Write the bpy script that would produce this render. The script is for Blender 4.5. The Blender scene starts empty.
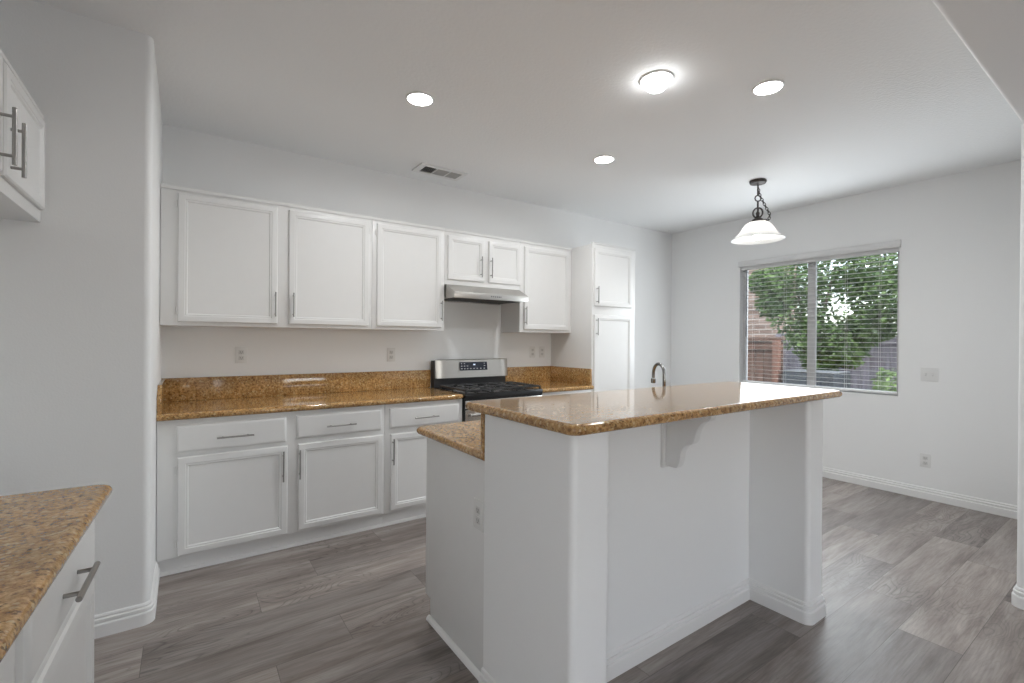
import bpy, bmesh, math, random
from mathutils import Vector, Matrix
random.seed(7)
scene = bpy.context.scene
COL = scene.collection
PI = math.pi

# ------------------------------------------------------------------ camera
YAW, PITCH, ROLL, FPX = 0.6073955, -0.0028310, -0.0073905, 469.33
CAM_H = 1.34
def camera_matrix():
    cy, sy, cp, sp, cr, sr = (math.cos(YAW), math.sin(YAW), math.cos(PITCH), math.sin(PITCH), math.cos(ROLL), math.sin(ROLL))
    f = Vector((sy*cp, cy*cp, sp)); rt = Vector((cy, -sy, 0)); dn = f.cross(rt)
    r = cr*rt + sr*dn; d = -sr*rt + cr*dn
    m = Matrix.Identity(4)
    for i in range(3):
        m[i][0] = r[i]; m[i][1] = -d[i]; m[i][2] = -f[i]
    m[2][3] = CAM_H
    return m
cam = bpy.data.cameras.new('camera'); cam_o = bpy.data.objects.new('camera', cam); COL.objects.link(cam_o)
cam.sensor_width = 36.0; cam.sensor_fit = 'HORIZONTAL'; cam.lens = FPX/1024*36; cam.clip_start = 0.02
cam_o.matrix_world = camera_matrix()
scene.camera = cam_o

# ------------------------------------------------------------------ exposure, sky, sun, large lights
vs = scene.view_settings
vs.view_transform = 'Standard'; vs.look = 'None'; vs.gamma = 1.0; vs.use_curve_mapping = False
vs.exposure = 1.44
SKY = 0.28
SUN = 1.45
SIDE_W = 1.8      # fill lamp added at an unseen gap in the left wall
WIN_W = 9.4
REAR_W = 5.6      # fill lamp added at the unseen far end of the room behind
CAN_E = 12.0
CAN_W = 3.6         # each flat recessed light
world = bpy.data.worlds.new('sky'); scene.world = world; world.use_nodes = True
wn = world.node_tree.nodes; wl = world.node_tree.links
sky = wn.new('ShaderNodeTexSky'); sky.sky_type = 'NISHITA'; sky.sun_disc = False
sky.sun_elevation = math.radians(50); sky.sun_rotation = math.radians(200); sky.air_density = 1.0; sky.dust_density = 2.0
wn['Background'].inputs['Strength'].default_value = SKY
hs = wn.new('ShaderNodeHueSaturation'); hs.inputs['Saturation'].default_value = .55
wl.new(sky.outputs[0], hs.inputs['Color']); wl.new(hs.outputs[0], wn['Background'].inputs['Color'])

def lamp(name, kind, loc, aim, energy, color=(1, 1, 1), size=None, size_y=None):
    d = bpy.data.lights.new(name, kind); d.energy = energy; d.color = color
    if kind == 'AREA':
        d.shape = 'RECTANGLE'; d.size = size; d.size_y = size_y
    if kind == 'SUN': d.angle = math.radians(3)
    o = bpy.data.objects.new(name, d); COL.objects.link(o); o.location = loc
    o.rotation_euler = Vector(aim).to_track_quat('-Z', 'Y').to_euler()
    return o
lamp('sun', 'SUN', (-6, 0, 9), (0.62, 0.12, -0.77), SUN, (1.0, .96, .9))
lamp('rear_fill_light', 'AREA', (2.1, -4.4, 1.5), (0, 1, 0), REAR_W, (.95, .98, 1), 1.8, 1.4)  # added fill, brightens faces turned to the camera
lamp('side_fill_light', 'AREA', (-.79, -.95, 1.2), (1, .12, 0), SIDE_W, (.95, .98, 1), 0.65, 2.0)  # added fill, brightens faces turned to the left wall
lamp('window_daylight', 'AREA', (5.205, 2.21, 1.54), (-1, 0, -.08), WIN_W, (.88, .95, 1), 1.4, 1.3)
lamp('window_sky_glow', 'AREA', (5.50, 2.21, 1.6), (-1, 0, 0), 1.2, (.95, .98, 1), 1.9, 1.8)

# ------------------------------------------------------------------ materials
def mat(name):
    m = bpy.data.materials.new(name); m.use_nodes = True
    nt = m.node_tree; b = nt.nodes['Principled BSDF']
    return m, nt, b
def N(nt, t, **kw):
    n = nt.nodes.new(t)
    for k, v in kw.items():
        if hasattr(n, k): setattr(n, k, v)
        else: n.inputs[k].default_value = v
    return n
def ramp(nt, stops, interp='LINEAR'):
    r = nt.nodes.new('ShaderNodeValToRGB'); r.color_ramp.interpolation = interp
    e = r.color_ramp.elements
    while len(e) < len(stops): e.new(0.5)
    for i, (p, c) in enumerate(stops):
        e[i].position = p; e[i].color = (c[0], c[1], c[2], 1) if len(c) == 3 else c
    return r
def simple(name, col, rough=.5, metal=0.0, bump=None, spec=.5, coat=0.0):
    m, nt, b = mat(name)
    b.inputs['Base Color'].default_value = (*col, 1); b.inputs['Roughness'].default_value = rough
    b.inputs['Metallic'].default_value = metal; b.inputs['Specular IOR Level'].default_value = spec
    b.inputs['Coat Weight'].default_value = coat
    tc = N(nt, 'ShaderNodeTexCoord')
    n = N(nt, 'ShaderNodeTexNoise'); n.inputs['Scale'].default_value = (bump[0] if bump else 14.0); n.inputs['Detail'].default_value = 3
    nt.links.new(tc.outputs['Object'], n.inputs['Vector'])
    if bump:
        bp = N(nt, 'ShaderNodeBump'); bp.inputs['Strength'].default_value = bump[1]; bp.inputs['Distance'].default_value = bump[2]
        nt.links.new(n.outputs['Fac'], bp.inputs['Height']); nt.links.new(bp.outputs['Normal'], b.inputs['Normal'])
    else:
        r = ramp(nt, [(0.3, tuple(c*.992 for c in col)), (0.7, tuple(min(1, c*1.004) for c in col))])
        nt.links.new(n.outputs['Fac'], r.inputs['Fac']); nt.links.new(r.outputs['Color'], b.inputs['Base Color'])
    return m
def emis(name, col, s):
    m, nt, b = mat(name)
    b.inputs['Base Color'].default_value = (*col, 1)
    b.inputs['Emission Color'].default_value = (*col, 1); b.inputs['Emission Strength'].default_value = s
    return m

M = {}
M['wall'] = simple('wall_paint', (.895, .895, .89), .75, bump=(140, .12, .004))
M['ceiling'] = simple('ceiling_paint', (.93, .935, .935), .85, bump=(55, .35, .006))
M['trim'] = simple('trim_paint', (.86, .855, .845), .4)
M['cab'] = simple('cabinet_paint', (.81, .803, .79), .35)
M['nickel'] = simple('brushed_nickel', (.36, .35, .335), .3, 1.0)
M['steel'] = simple('stainless_steel', (.62, .60, .57), .24, 1.0)
M['steel_dark'] = simple('filter_steel', (.10, .10, .10), .45, .6)
M['steel_satin'] = simple('satin_steel', (.54, .525, .50), .32, 1.0)
M['chrome'] = simple('chrome', (.30, .30, .30), .16, 1.0)
M['black'] = simple('black_enamel', (.012, .012, .013), .25)
M['iron'] = simple('cast_iron', (.035, .035, .036), .38)
M['charcoal'] = simple('charcoal_panel', (.045, .045, .048), .35)
M['bronze'] = simple('dark_bronze', (.09, .08, .075), .45, .7)
M['plate'] = simple('outlet_plastic', (.80, .795, .78), .4)
M['slot'] = simple('outlet_socket', (.68, .675, .66), .5)
M['slotgrey'] = simple('socket_slot', (.22, .21, .20), .7)
M['dark'] = simple('painted_shade', (.015, .015, .015), .8)
M['vinyl'] = simple('window_vinyl', (.75, .74, .74), .4)
M['slat'] = simple('blind_slats', (.76, .755, .75), .45)
M['cord'] = simple('blind_cord', (.7, .69, .67), .8)
M['wand'] = simple('blind_wand', (.22, .22, .24), .3)
M['louver'] = simple('vent_metal', (.55, .54, .52), .5)
M['knob'] = simple('dark_button', (.12, .12, .13), .4)
M['lens'] = emis('light_lens', (1, .985, .965), CAN_E)
M['lens_bulging'] = emis('light_lens_bulging', (.97, .99, 1), 7.5)
M['bulb'] = emis('lamp_bulb', (1, .97, .94), 15.0)
M['display'] = simple('display_glass', (.02, .024, .04), .1)
M['glyph'] = emis('display_glyph', (.55, .62, .8), .35)
M['icon'] = simple('button_print', (.42, .42, .44), .5)

def glass():
    m, nt, b = mat('window_glass')
    nt.nodes.remove(b)
    g = N(nt, 'ShaderNodeBsdfGlossy'); g.inputs['Roughness'].default_value = .01
    t = N(nt, 'ShaderNodeBsdfTransparent'); t.inputs['Color'].default_value = (.93, .95, .94, 1)
    f = N(nt, 'ShaderNodeFresnel'); f.inputs['IOR'].default_value = 1.5
    mx = N(nt, 'ShaderNodeMixShader')
    nt.links.new(f.outputs[0], mx.inputs[0]); nt.links.new(t.outputs[0], mx.inputs[1]); nt.links.new(g.outputs[0], mx.inputs[2])
    nt.links.new(mx.outputs[0], nt.nodes['Material Output'].inputs['Surface'])
    return m
M['glass'] = glass()
def shade_glass():
    m, nt, b = mat('alabaster_glass')
    b.inputs['Base Color'].default_value = (.86, .86, .85, 1); b.inputs['Roughness'].default_value = .25
    t = N(nt, 'ShaderNodeBsdfTranslucent'); t.inputs['Color'].default_value = (.93, .92, .9, 1)
    n = N(nt, 'ShaderNodeTexNoise'); n.inputs['Scale'].default_value = 9; n.inputs['Distortion'].default_value = 1.5
    tc = N(nt, 'ShaderNodeTexCoord'); nt.links.new(tc.outputs['Object'], n.inputs['Vector'])
    r = ramp(nt, [(.3, (.45,)*3), (.7, (.6,)*3)])
    nt.links.new(n.outputs['Fac'], r.inputs['Fac'])
    mx = N(nt, 'ShaderNodeMixShader')
    nt.links.new(r.outputs['Color'], mx.inputs[0])
    nt.links.new(b.outputs[0], mx.inputs[1]); nt.links.new(t.outputs[0], mx.inputs[2])
    nt.links.new(mx.outputs[0], nt.nodes['Material Output'].inputs['Surface'])
    return m
M['shade'] = shade_glass()

def granite(name, tone=1.0):
    m, nt, b = mat(name)
    tc = N(nt, 'ShaderNodeTexCoord'); L = nt.links.new
    big = N(nt, 'ShaderNodeTexNoise'); big.inputs['Scale'].default_value = 7; big.inputs['Detail'].default_value = 4; big.inputs['Distortion'].default_value = .8
    mid = N(nt, 'ShaderNodeTexNoise'); mid.inputs['Scale'].default_value = 72; mid.inputs['Detail'].default_value = 6; mid.inputs['Roughness'].default_value = .7
    vor = N(nt, 'ShaderNodeTexVoronoi'); vor.inputs['Scale'].default_value = 120
    vor2 = N(nt, 'ShaderNodeTexNoise'); vor2.inputs['Scale'].default_value = 94; vor2.inputs['Detail'].default_value = 3
    for n in (big, mid, vor, vor2): L(tc.outputs['Object'], n.inputs['Vector'])
    r1 = ramp(nt, [(.31, (.12*tone, .055*tone, .018*tone)), (.42, (.33*tone, .175*tone, .062*tone)), (.53, (.49*tone, .295*tone, .118*tone)), (.68, (.68*tone, .475*tone, .22*tone))])
    L(mid.outputs['Fac'], r1.inputs['Fac'])
    r2 = ramp(nt, [(.35, (.80, .78, .74)), (.65, (1.1, 1.04, .98))])
    L(big.outputs['Fac'], r2.inputs['Fac'])
    mul = N(nt, 'ShaderNodeMix', data_type='RGBA', blend_type='MULTIPLY'); mul.inputs[0].default_value = 1
    L(r1.outputs['Color'], mul.inputs[6]); L(r2.outputs['Color'], mul.inputs[7])
    # dark mica flecks and pale quartz grains
    rd = ramp(nt, [(.58, (0, 0, 0)), (.65, (.7, .7, .7))]); L(vor2.outputs['Fac'], rd.inputs['Fac'])
    mx = N(nt, 'ShaderNodeMix', data_type='RGBA'); L(rd.outputs['Color'], mx.inputs[0]); L(mul.outputs[2], mx.inputs[6]); mx.inputs[7].default_value = (.05, .024, .010, 1)
    sep = N(nt, 'ShaderNodeSeparateColor'); L(vor.outputs['Color'], sep.inputs[0])
    rq = ramp(nt, [(.93, (0, 0, 0)), (.96, (.8, .8, .8))]); L(sep.outputs[0], rq.inputs['Fac'])
    mq = N(nt, 'ShaderNodeMix', data_type='RGBA'); L(rq.outputs['Color'], mq.inputs[0]); L(mx.outputs[2], mq.inputs[6]); mq.inputs[7].default_value = (.60*tone, .45*tone, .24*tone, 1)
    L(mq.outputs[2], b.inputs['Base Color'])
    b.inputs['Roughness'].default_value = .08; b.inputs['Specular IOR Level'].default_value = .5
    b.inputs['Coat Weight'].default_value = .3; b.inputs['Coat Roughness'].default_value = .06
    return m
M['granite'] = granite('golden_granite', 1.04)

def floor_mat():
    m, nt, b = mat('vinyl_planks'); L = nt.links.new
    tc = N(nt, 'ShaderNodeTexCoord')
    sx = N(nt, 'ShaderNodeSeparateXYZ'); L(tc.outputs['Object'], sx.inputs[0])
    def mth(op, a, b=None):
        n = N(nt, 'ShaderNodeMath', operation=op)
        for q, v in enumerate((a, b)):
            if v is None: continue
            if isinstance(v, (int, float)): n.inputs[q].default_value = v
            else: L(v, n.inputs[q])
        return n.outputs[0]
    ROW, LEN = .2255, 1.22
    yr = mth('DIVIDE', sx.outputs[1], ROW); row = mth('FLOOR', yr); fy = mth('FRACT', yr)
    shift = mth('ADD', mth('MULTIPLY', mth('FLOORED_MODULO', row, 3.0), .455), .62)
    xr = mth('DIVIDE', mth('SUBTRACT', sx.outputs[0], shift), LEN); colm = mth('FLOOR', xr); fx = mth('FRACT', xr)
    idv = N(nt, 'ShaderNodeCombineXYZ'); L(row, idv.inputs[0]); L(colm, idv.inputs[1])
    wnz = N(nt, 'ShaderNodeTexWhiteNoise'); L(idv.outputs[0], wnz.inputs['Vector'])
    ey = mth('MULTIPLY', mth('MINIMUM', fy, mth('SUBTRACT', 1.0, fy)), ROW); ex = mth('MULTIPLY', mth('MINIMUM', fx, mth('SUBTRACT', 1.0, fx)), LEN)
    seamf = mth('LESS_THAN', mth('MINIMUM', ex, ey), .0011)
    rndv = wnz.outputs['Value']
    rnd = N(nt, 'ShaderNodeMath', operation='MULTIPLY'); L(rndv, rnd.inputs[0]); rnd.inputs[1].default_value = 37.0
    cx = N(nt, 'ShaderNodeCombineXYZ')
    sxx = N(nt, 'ShaderNodeMath', operation='MULTIPLY'); L(sx.outputs[0], sxx.inputs[0]); sxx.inputs[1].default_value = 1.0
    L(sxx.outputs[0], cx.inputs[0]); L(sx.outputs[1], cx.inputs[1]); L(rnd.outputs[0], cx.inputs[2])
    mp = N(nt, 'ShaderNodeMapping'); mp.inputs['Scale'].default_value = (1.1, 8.5, 1); L(cx.outputs[0], mp.inputs['Vector'])
    n1 = N(nt, 'ShaderNodeTexNoise'); n1.inputs['Scale'].default_value = 1.5; n1.inputs['Detail'].default_value = 6; n1.inputs['Roughness'].default_value = .6; n1.inputs['Distortion'].default_value = .35
    L(mp.outputs[0], n1.inputs['Vector'])
    # cathedral rings: contour lines of a smooth noise
    mp2 = N(nt, 'ShaderNodeMapping'); mp2.inputs['Scale'].default_value = (1.3, 5.5, 1); L(cx.outputs[0], mp2.inputs['Vector'])
    n2 = N(nt, 'ShaderNodeTexNoise'); n2.inputs['Scale'].default_value = 1.2; n2.inputs['Detail'].default_value = 1.5; n2.inputs['Distortion'].default_value = .3; L(mp2.outputs[0], n2.inputs['Vector'])
    k = N(nt, 'ShaderNodeMath', operation='MULTIPLY'); L(n2.outputs['Fac'], k.inputs[0]); k.inputs[1].default_value = 52
    pp = N(nt, 'ShaderNodeMath', operation='PINGPONG'); L(k.outputs[0], pp.inputs[0]); pp.inputs[1].default_value = 1
    rr = ramp(nt, [(.0, (.38,)*3), (.22, (.88,)*3), (1, (1, 1, 1))]); L(pp.outputs[0], rr.inputs['Fac'])
    # fine fibres
    mp3 = N(nt, 'ShaderNodeMapping'); mp3.inputs['Scale'].default_value = (5, 90, 1); L(cx.outputs[0], mp3.inputs['Vector'])
    n3 = N(nt, 'ShaderNodeTexNoise'); n3.inputs['Scale'].default_value = 1.5; n3.inputs['Detail'].default_value = 4; L(mp3.outputs[0], n3.inputs['Vector'])
    r3 = ramp(nt, [(.34, (.80,)*3), (.58, (1, 1, 1))]); L(n3.outputs['Fac'], r3.inputs['Fac'])
    rc = ramp(nt, [(.28, (.16, .126, .112)), (.48, (.285, .244, .222)), (.72, (.42, .376, .35))]); L(n1.outputs['Fac'], rc.inputs['Fac'])
    tone = ramp(nt, [(0, (.72, .72, .73)), (1, (1.2, 1.2, 1.19))]); L(rndv, tone.inputs['Fac'])
    a = rc.outputs['Color']
    # where a plank carries rings: only some of them
    msk = N(nt, 'ShaderNodeTexNoise'); msk.inputs['Scale'].default_value = .9; L(cx.outputs[0], msk.inputs['Vector'])
    mr = ramp(nt, [(.45, (.08, .08, .08)), (.60, (.8,)*3)]); L(msk.outputs['Fac'], mr.inputs['Fac'])
    ringmix = N(nt, 'ShaderNodeMix', data_type='RGBA'); L(mr.outputs['Color'], ringmix.inputs[0]); ringmix.inputs[6].default_value = (1, 1, 1, 1); L(rr.outputs['Color'], ringmix.inputs[7])
    for s in (ringmix.outputs[2], r3.outputs['Color'], tone.outputs['Color']):
        mm = N(nt, 'ShaderNodeMix', data_type='RGBA', blend_type='MULTIPLY'); mm.inputs[0].default_value = 1
        L(a, mm.inputs[6]); L(s, mm.inputs[7]); a = mm.outputs[2]
    seam = N(nt, 'ShaderNodeMix', data_type='RGBA'); L(seamf, seam.inputs[0]); L(a, seam.inputs[6]); seam.inputs[7].default_value = (.13, .11, .10, 1)
    L(seam.outputs[2], b.inputs['Base Color'])
    b.inputs['Roughness'].default_value = .36; b.inputs['Specular IOR Level'].default_value = .5
    bp = N(nt, 'ShaderNodeBump'); bp.inputs['Strength'].default_value = .15; bp.inputs['Distance'].default_value = .002
    L(rr.outputs['Color'], bp.inputs['Height']); L(bp.outputs['Normal'], b.inputs['Normal'])
    return m
M['floor'] = floor_mat()

def boards(name, c1, c2, width, axis):
    m, nt, b = mat(name); L = nt.links.new
    tc = N(nt, 'ShaderNodeTexCoord'); mp = N(nt, 'ShaderNodeMapping'); L(tc.outputs['Object'], mp.inputs['Vector'])
    mp.inputs['Scale'].default_value = (14, 14, 1.2)
    n = N(nt, 'ShaderNodeTexNoise'); n.inputs['Scale'].default_value = 1.5; n.inputs['Detail'].default_value = 5; L(mp.outputs[0], n.inputs['Vector'])
    r = ramp(nt, [(.3, c1), (.7, c2)]); L(n.outputs['Fac'], r.inputs['Fac'])
    L(r.outputs['Color'], b.inputs['Base Color']); b.inputs['Roughness'].default_value = .8
    return m
M['fence_grey'] = boards('weathered_grey_boards', (.10, .09, .11), (.26, .24, .28), .14, 1)
M['fence_brown'] = boards('stained_brown_boards', (.05, .026, .018), (.12, .06, .04), .14, 1)
M['post_red'] = boards('red_brown_post', (.09, .04, .028), (.15, .07, .045), .14, 1)
def bricks():
    m, nt, b = mat('brown_brick'); L = nt.links.new
    tc = N(nt, 'ShaderNodeTexCoord'); sx = N(nt, 'ShaderNodeSeparateXYZ'); L(tc.outputs['Object'], sx.inputs[0])
    cx = N(nt, 'ShaderNodeCombineXYZ'); L(sx.outputs[1], cx.inputs[0]); L(sx.outputs[2], cx.inputs[1])
    br = N(nt, 'ShaderNodeTexBrick'); L(cx.outputs[0], br.inputs['Vector'])
    br.inputs['Color1'].default_value = (.22, .155, .13, 1); br.inputs['Color2'].default_value = (.12, .08, .065, 1); br.inputs['Mortar'].default_value = (.30, .26, .24, 1)
    br.inputs['Scale'].default_value = 1; br.inputs['Brick Width'].default_value = .3; br.inputs['Row Height'].default_value = .12; br.inputs['Mortar Size'].default_value = .012
    L(br.outputs['Color'], b.inputs['Base Color']); b.inputs['Roughness'].default_value = .9
    return m
M['brick'] = bricks()
def leafm(name, c1, c2):
    m, nt, b = mat(name); L = nt.links.new
    g = N(nt, 'ShaderNodeTexCoord'); n = N(nt, 'ShaderNodeTexNoise'); n.inputs['Scale'].default_value = 5; n.inputs['Detail'].default_value = 3
    L(g.outputs['Object'], n.inputs['Vector'])
    r = ramp(nt, [(.35, c1), (.65, c2)]); L(n.outputs['Fac'], r.inputs['Fac'])
    L(r.outputs['Color'], b.inputs['Base Color']); b.inputs['Roughness'].default_value = .5
    t = N(nt, 'ShaderNodeBsdfTranslucent'); L(r.outputs['Color'], t.inputs['Color'])
    mx = N(nt, 'ShaderNodeMixShader'); mx.inputs[0].default_value = .4
    L(b.outputs[0], mx.inputs[1]); L(t.outputs[0], mx.inputs[2]); L(mx.outputs[0], nt.nodes['Material Output'].inputs['Surface'])
    return m
M['leaf'] = leafm('tree_leaves', (.04, .085, .028), (.15, .235, .075))
M['leaf_pale'] = leafm('shrub_leaves', (.10, .17, .06), (.26, .36, .15))
M['bark'] = boards('bark', (.05, .04, .03), (.13, .10, .08), .1, 1)
M['ground'] = simple('patio_concrete', (.36, .34, .32), .9, bump=(30, .3, .01))
M['patio_dark'] = simple('dark_cover', (.02, .024, .03), .5)
M['patio_pale'] = simple('pale_top', (.16, .17, .19), .4)
M['roof'] = boards('roof_shingle', (.25, .22, .2), (.42, .38, .35), .1, 1)

# ------------------------------------------------------------------ geometry helpers
WO = {}          # world origin of every object (nothing is rotated)
class MB:
    def __init__(self): self.bm = bmesh.new()
    def box(self, x0, x1, y0, y1, z0, z1, bev=0.0, seg=2):
        t = bmesh.new()
        bmesh.ops.create_cube(t, size=1.0, matrix=Matrix.Translation(((x0+x1)/2, (y0+y1)/2, (z0+z1)/2)) @ Matrix.Diagonal((abs(x1-x0), abs(y1-y0), abs(z1-z0), 1)))
        if bev: bmesh.ops.bevel(t, geom=list(t.edges), offset=bev, segments=seg, profile=.5, affect='EDGES', clamp_overlap=True)
        return self.take(t)
    def take(self, t):
        me = bpy.data.meshes.new('tmp'); t.to_mesh(me); t.free(); self.bm.from_mesh(me); bpy.data.meshes.remove(me); return self
    def prism(self, pts, axis, a, b, bev=0.0):
        """extrude a 2-D outline along x, y or z from a to b"""
        t = bmesh.new()
        def P(u, v, w):
            return {'x': (w, u, v), 'y': (u, w, v), 'z': (u, v, w)}[axis]
        v0 = [t.verts.new(P(u, v, a)) for u, v in pts]; v1 = [t.verts.new(P(u, v, b)) for u, v in pts]
        n = len(pts)
        t.faces.new(v0); t.faces.new(list(reversed(v1)))
        for i in range(n): t.faces.new((v0[i], v1[i], v1[(i+1) % n], v0[(i+1) % n]))
        bmesh.ops.recalc_face_normals(t, faces=t.faces)
        if bev: bmesh.ops.bevel(t, geom=list(t.edges), offset=bev, segments=2, profile=.5, affect='EDGES', clamp_overlap=True)
        return self.take(t)
    def loft(self, rings, cap0=True, cap1=True, closed=True):
        t = bmesh.new()
        vv = [[t.verts.new(p) for p in r] for r in rings]
        n = len(rings[0])
        for a, b in zip(vv, vv[1:]):
            for i in range(n if closed else n-1):
                t.faces.new((a[i], a[(i+1) % n], b[(i+1) % n], b[i]))
        if cap0: t.faces.new(list(reversed(vv[0])))
        if cap1: t.faces.new(vv[-1])
        bmesh.ops.recalc_face_normals(t, faces=t.faces)
        return self.take(t)
    def tube(self, path, r, seg=10, caps=True):
        if seg > 5: seg = max(seg, 16)
        pts = [Vector(p) for p in path]; rings = []
        ref = None
        for i, p in enumerate(pts):
            d = (pts[min(i+1, len(pts)-1)] - pts[max(i-1, 0)]).normalized()
            if ref is None:
                ref = Vector((0, 0, 1)) if abs(d.z) < .9 else Vector((1, 0, 0))
            u = d.cross(ref).normalized(); v = u.cross(d).normalized(); ref = v
            rad = r[i] if isinstance(r, (list, tuple)) else r
            rings.append([p + u*math.cos(2*PI*k/seg)*rad + v*math.sin(2*PI*k/seg)*rad for k in range(seg)])
        return self.loft(rings, caps, caps)
    def lathe(self, prof, c, seg=32, axis='z', cap0=False, cap1=False):
        rings = []; seg = max(seg, 18)
        for r, h in prof:
            ring = []
            for k in range(seg):
                a = 2*PI*k/seg; u, v = r*math.cos(a), r*math.sin(a)
                ring.append({'z': (c[0]+u, c[1]+v, c[2]+h), 'y': (c[0]+u, c[1]+h, c[2]+v), 'x': (c[0]+h, c[1]+u, c[2]+v)}[axis])
            rings.append(ring)
        return self.loft(rings, cap0, cap1)
    def torus(self, c, R, r, normal=(0, 0, 1), seg=24, sec=16, stretch=1.0, along=None):
        nrm = Vector(normal).normalized()
        u = (Vector(along).normalized() if along else nrm.orthogonal().normalized()); v = nrm.cross(u)
        rings = []
        for i in range(seg+1):
            a = 2*PI*i/seg
            d = u*math.cos(a)*stretch + v*math.sin(a); dn = (u*math.cos(a) + v*math.sin(a))
            p = Vector(c) + d*R
            rings.append([p + dn*math.cos(2*PI*k/sec)*r + nrm*math.sin(2*PI*k/sec)*r for k in range(sec)])
        return self.loft(rings, False, False)
    def build(self, name, material, parent=None, origin=None, ang=26, kind=None, label=None):
        me = bpy.data.meshes.new(name)
        bmesh.ops.remove_doubles(self.bm, verts=self.bm.verts, dist=1e-6)
        bmesh.ops.recalc_face_normals(self.bm, faces=self.bm.faces)
        vs_ = [v.co for v in self.bm.verts]
        lo = Vector((min(v[i] for v in vs_) for i in range(3))); hi = Vector((max(v[i] for v in vs_) for i in range(3)))
        org = Vector(origin) if origin is not None else Vector(((lo.x+hi.x)/2, (lo.y+hi.y)/2, lo.z))
        bmesh.ops.translate(self.bm, verts=self.bm.verts, vec=-org)
        self.bm.to_mesh(me); self.bm.free()
        me.materials.append(M[material])
        me.shade_smooth(); me.set_sharp_from_angle(angle=math.radians(ang))
        o = bpy.data.objects.new(name, me); COL.objects.link(o)
        WO[o] = org
        if parent is not None:
            o.parent = parent; o.location = org - WO[parent]
        else: o.location = org
        if kind: o['kind'] = kind
        if label: o['label'] = label
        return o
def thing(name, label, cat, loc, group=None):
    o = bpy.data.objects.new(name, None); COL.objects.link(o); o.location = loc; o.empty_display_size = .1
    WO[o] = Vector(loc); o['label'] = label; o['category'] = cat
    if group: o['group'] = group
    return o
def tag(o, label, cat, group=None):
    o['label'] = label; o['category'] = cat
    if group: o['group'] = group
    return o
def outline(pts, n=6):
    """closed plan outline from (x, y, radius) corners, counter-clockwise"""
    out = []; k = len(pts)
    for i, (x, y, r) in enumerate(pts):
        if r <= 0: out.append((x, y)); continue
        p = Vector((x, y)); a = (Vector(pts[i-1][:2]) - p).normalized(); b = (Vector(pts[(i+1) % k][:2]) - p).normalized()
        s = p + a*r; e = p + b*r; c = p + a*r + b*r
        q = s + a*.002; out.append((q.x, q.y))
        for j in range(n+1):
            t = j/n*PI/2
            q = c + (s-c)*math.cos(t) + (e-c)*math.sin(t); out.append((q.x, q.y))
        q = e + b*.002; out.append((q.x, q.y))
    return out
def slab(mb, pts, z0, z1, bull, n=6, seg=8):
    """rectangular worktop: pts are (x0,x1,y0,y1), bull = edges rounded (dict of side -> True)"""
    x0, x1, y0, y1 = pts; h = (z1-z0)/2; rings = []
    RF, RB = .03, .007
    for j in range(-1, seg+2):
        t = -PI/2 + PI*min(max(j, 0), seg)/seg
        d = h*(1-math.cos(t)) + (.002 if j in (-1, seg+1) else 0); z = (z0+z1)/2 + h*math.sin(t)
        g = lambda s: d if bull.get(s) else 0.0
        xa, xb, ya, yb = x0+g('x0'), x1-g('x1'), y0+g('y0'), y1-g('y1')
        rc = lambda a, b: (RB if b == 'y1' and bull.get('x0') and bull.get('y0') else RF) if (bull.get(a) and bull.get(b)) else 0.0
        o = outline([(xa, ya, rc('x0', 'y0')), (xb, ya, rc('x1', 'y0')), (xb, yb, rc('x1', 'y1')), (xa, yb, rc('x0', 'y1'))], n)
        rings.append([(p[0], p[1], z) for p in o])
    mb.loft(rings)
    return mb
BASE_PROF = [(0, 0), (.018, 0), (.018, .054), (.016, .058), (.0105, .0605), (.0105, .0645), (.0135, .067), (.0135, .077), (.011, .080), (.006, .0815), (.006, .0855), (.008, .0885), (.0055, .096), (0, .1)]
def sweep(mb, path, prof, side=1):
    """moulding: profile (out, up) along a plan polyline with mitres; side=+1 puts it to the left of travel"""
    P = [Vector(p) for p in path]; rings = []
    for i, p in enumerate(P):
        d0 = (P[i]-P[i-1]).normalized() if i else None; d1 = (P[i+1]-P[i]).normalized() if i < len(P)-1 else None
        n0 = Vector((-d0.y, d0.x))*side if d0 else None; n1 = Vector((-d1.y, d1.x))*side if d1 else None
        if n0 is None: m = n1
        elif n1 is None: m = n0
        else:
            m = (n0+n1).normalized(); m = m/max(.2, m.dot(n0))
        rings.append([(p.x+m.x*a, p.y+m.y*a, b) for a, b in prof])
    return mb.loft(rings)

# ------------------------------------------------------------------ the room
XL, XA, XR = -.81, -.132, 5.238       # left wall, alcove side, window wall
YB, YR, CEIL = 3.872, 2.775, 2.75    # back wall, face of the short return wall, ceiling
YREAR = -4.5
HY0, HY1, HZ, HX = .27, .492, 2.462, 3.49
MB().box(XL-.15, XR+.14, YREAR-.15, YB+.15, -.1, 0).build('floor', 'floor', kind='structure', origin=(0, .0905, 0))
MB().box(XL-.15, XR+.14, YREAR-.15, YB+.15, CEIL, CEIL+.12).build('ceiling', 'ceiling', kind='structure')
MB().box(XL-.15, XR+.14, YB, YB+.15, 0, CEIL).build('wall_back', 'wall', kind='structure')
b = MB(); b.box(XL-.15, XL, YREAR-.15, -1.3, 0, CEIL); b.box(XL-.15, XL, -.6, YB, 0, CEIL); b.box(XL-.15, XL, -1.3, -.6, 2.1, CEIL); b.build('wall_left', 'wall', kind='structure')  # unseen door-sized gap added to let fill light in
r = .03
MB().prism(outline([(XL, YR, 0), (XA, YR, r), (XA, YB, 0), (XL, YB, 0)]), 'z', 0, CEIL).build('wall_left_return', 'wall', kind='structure')
r = .022
WY0, WY1, WZ0, WZ1 = 1.475, 2.945, .862, 2.212
b = MB()
b.box(XR, XR+.14, YREAR-.15, WY0, 0, CEIL); b.box(XR, XR+.14, WY1, YB, 0, CEIL)
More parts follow.
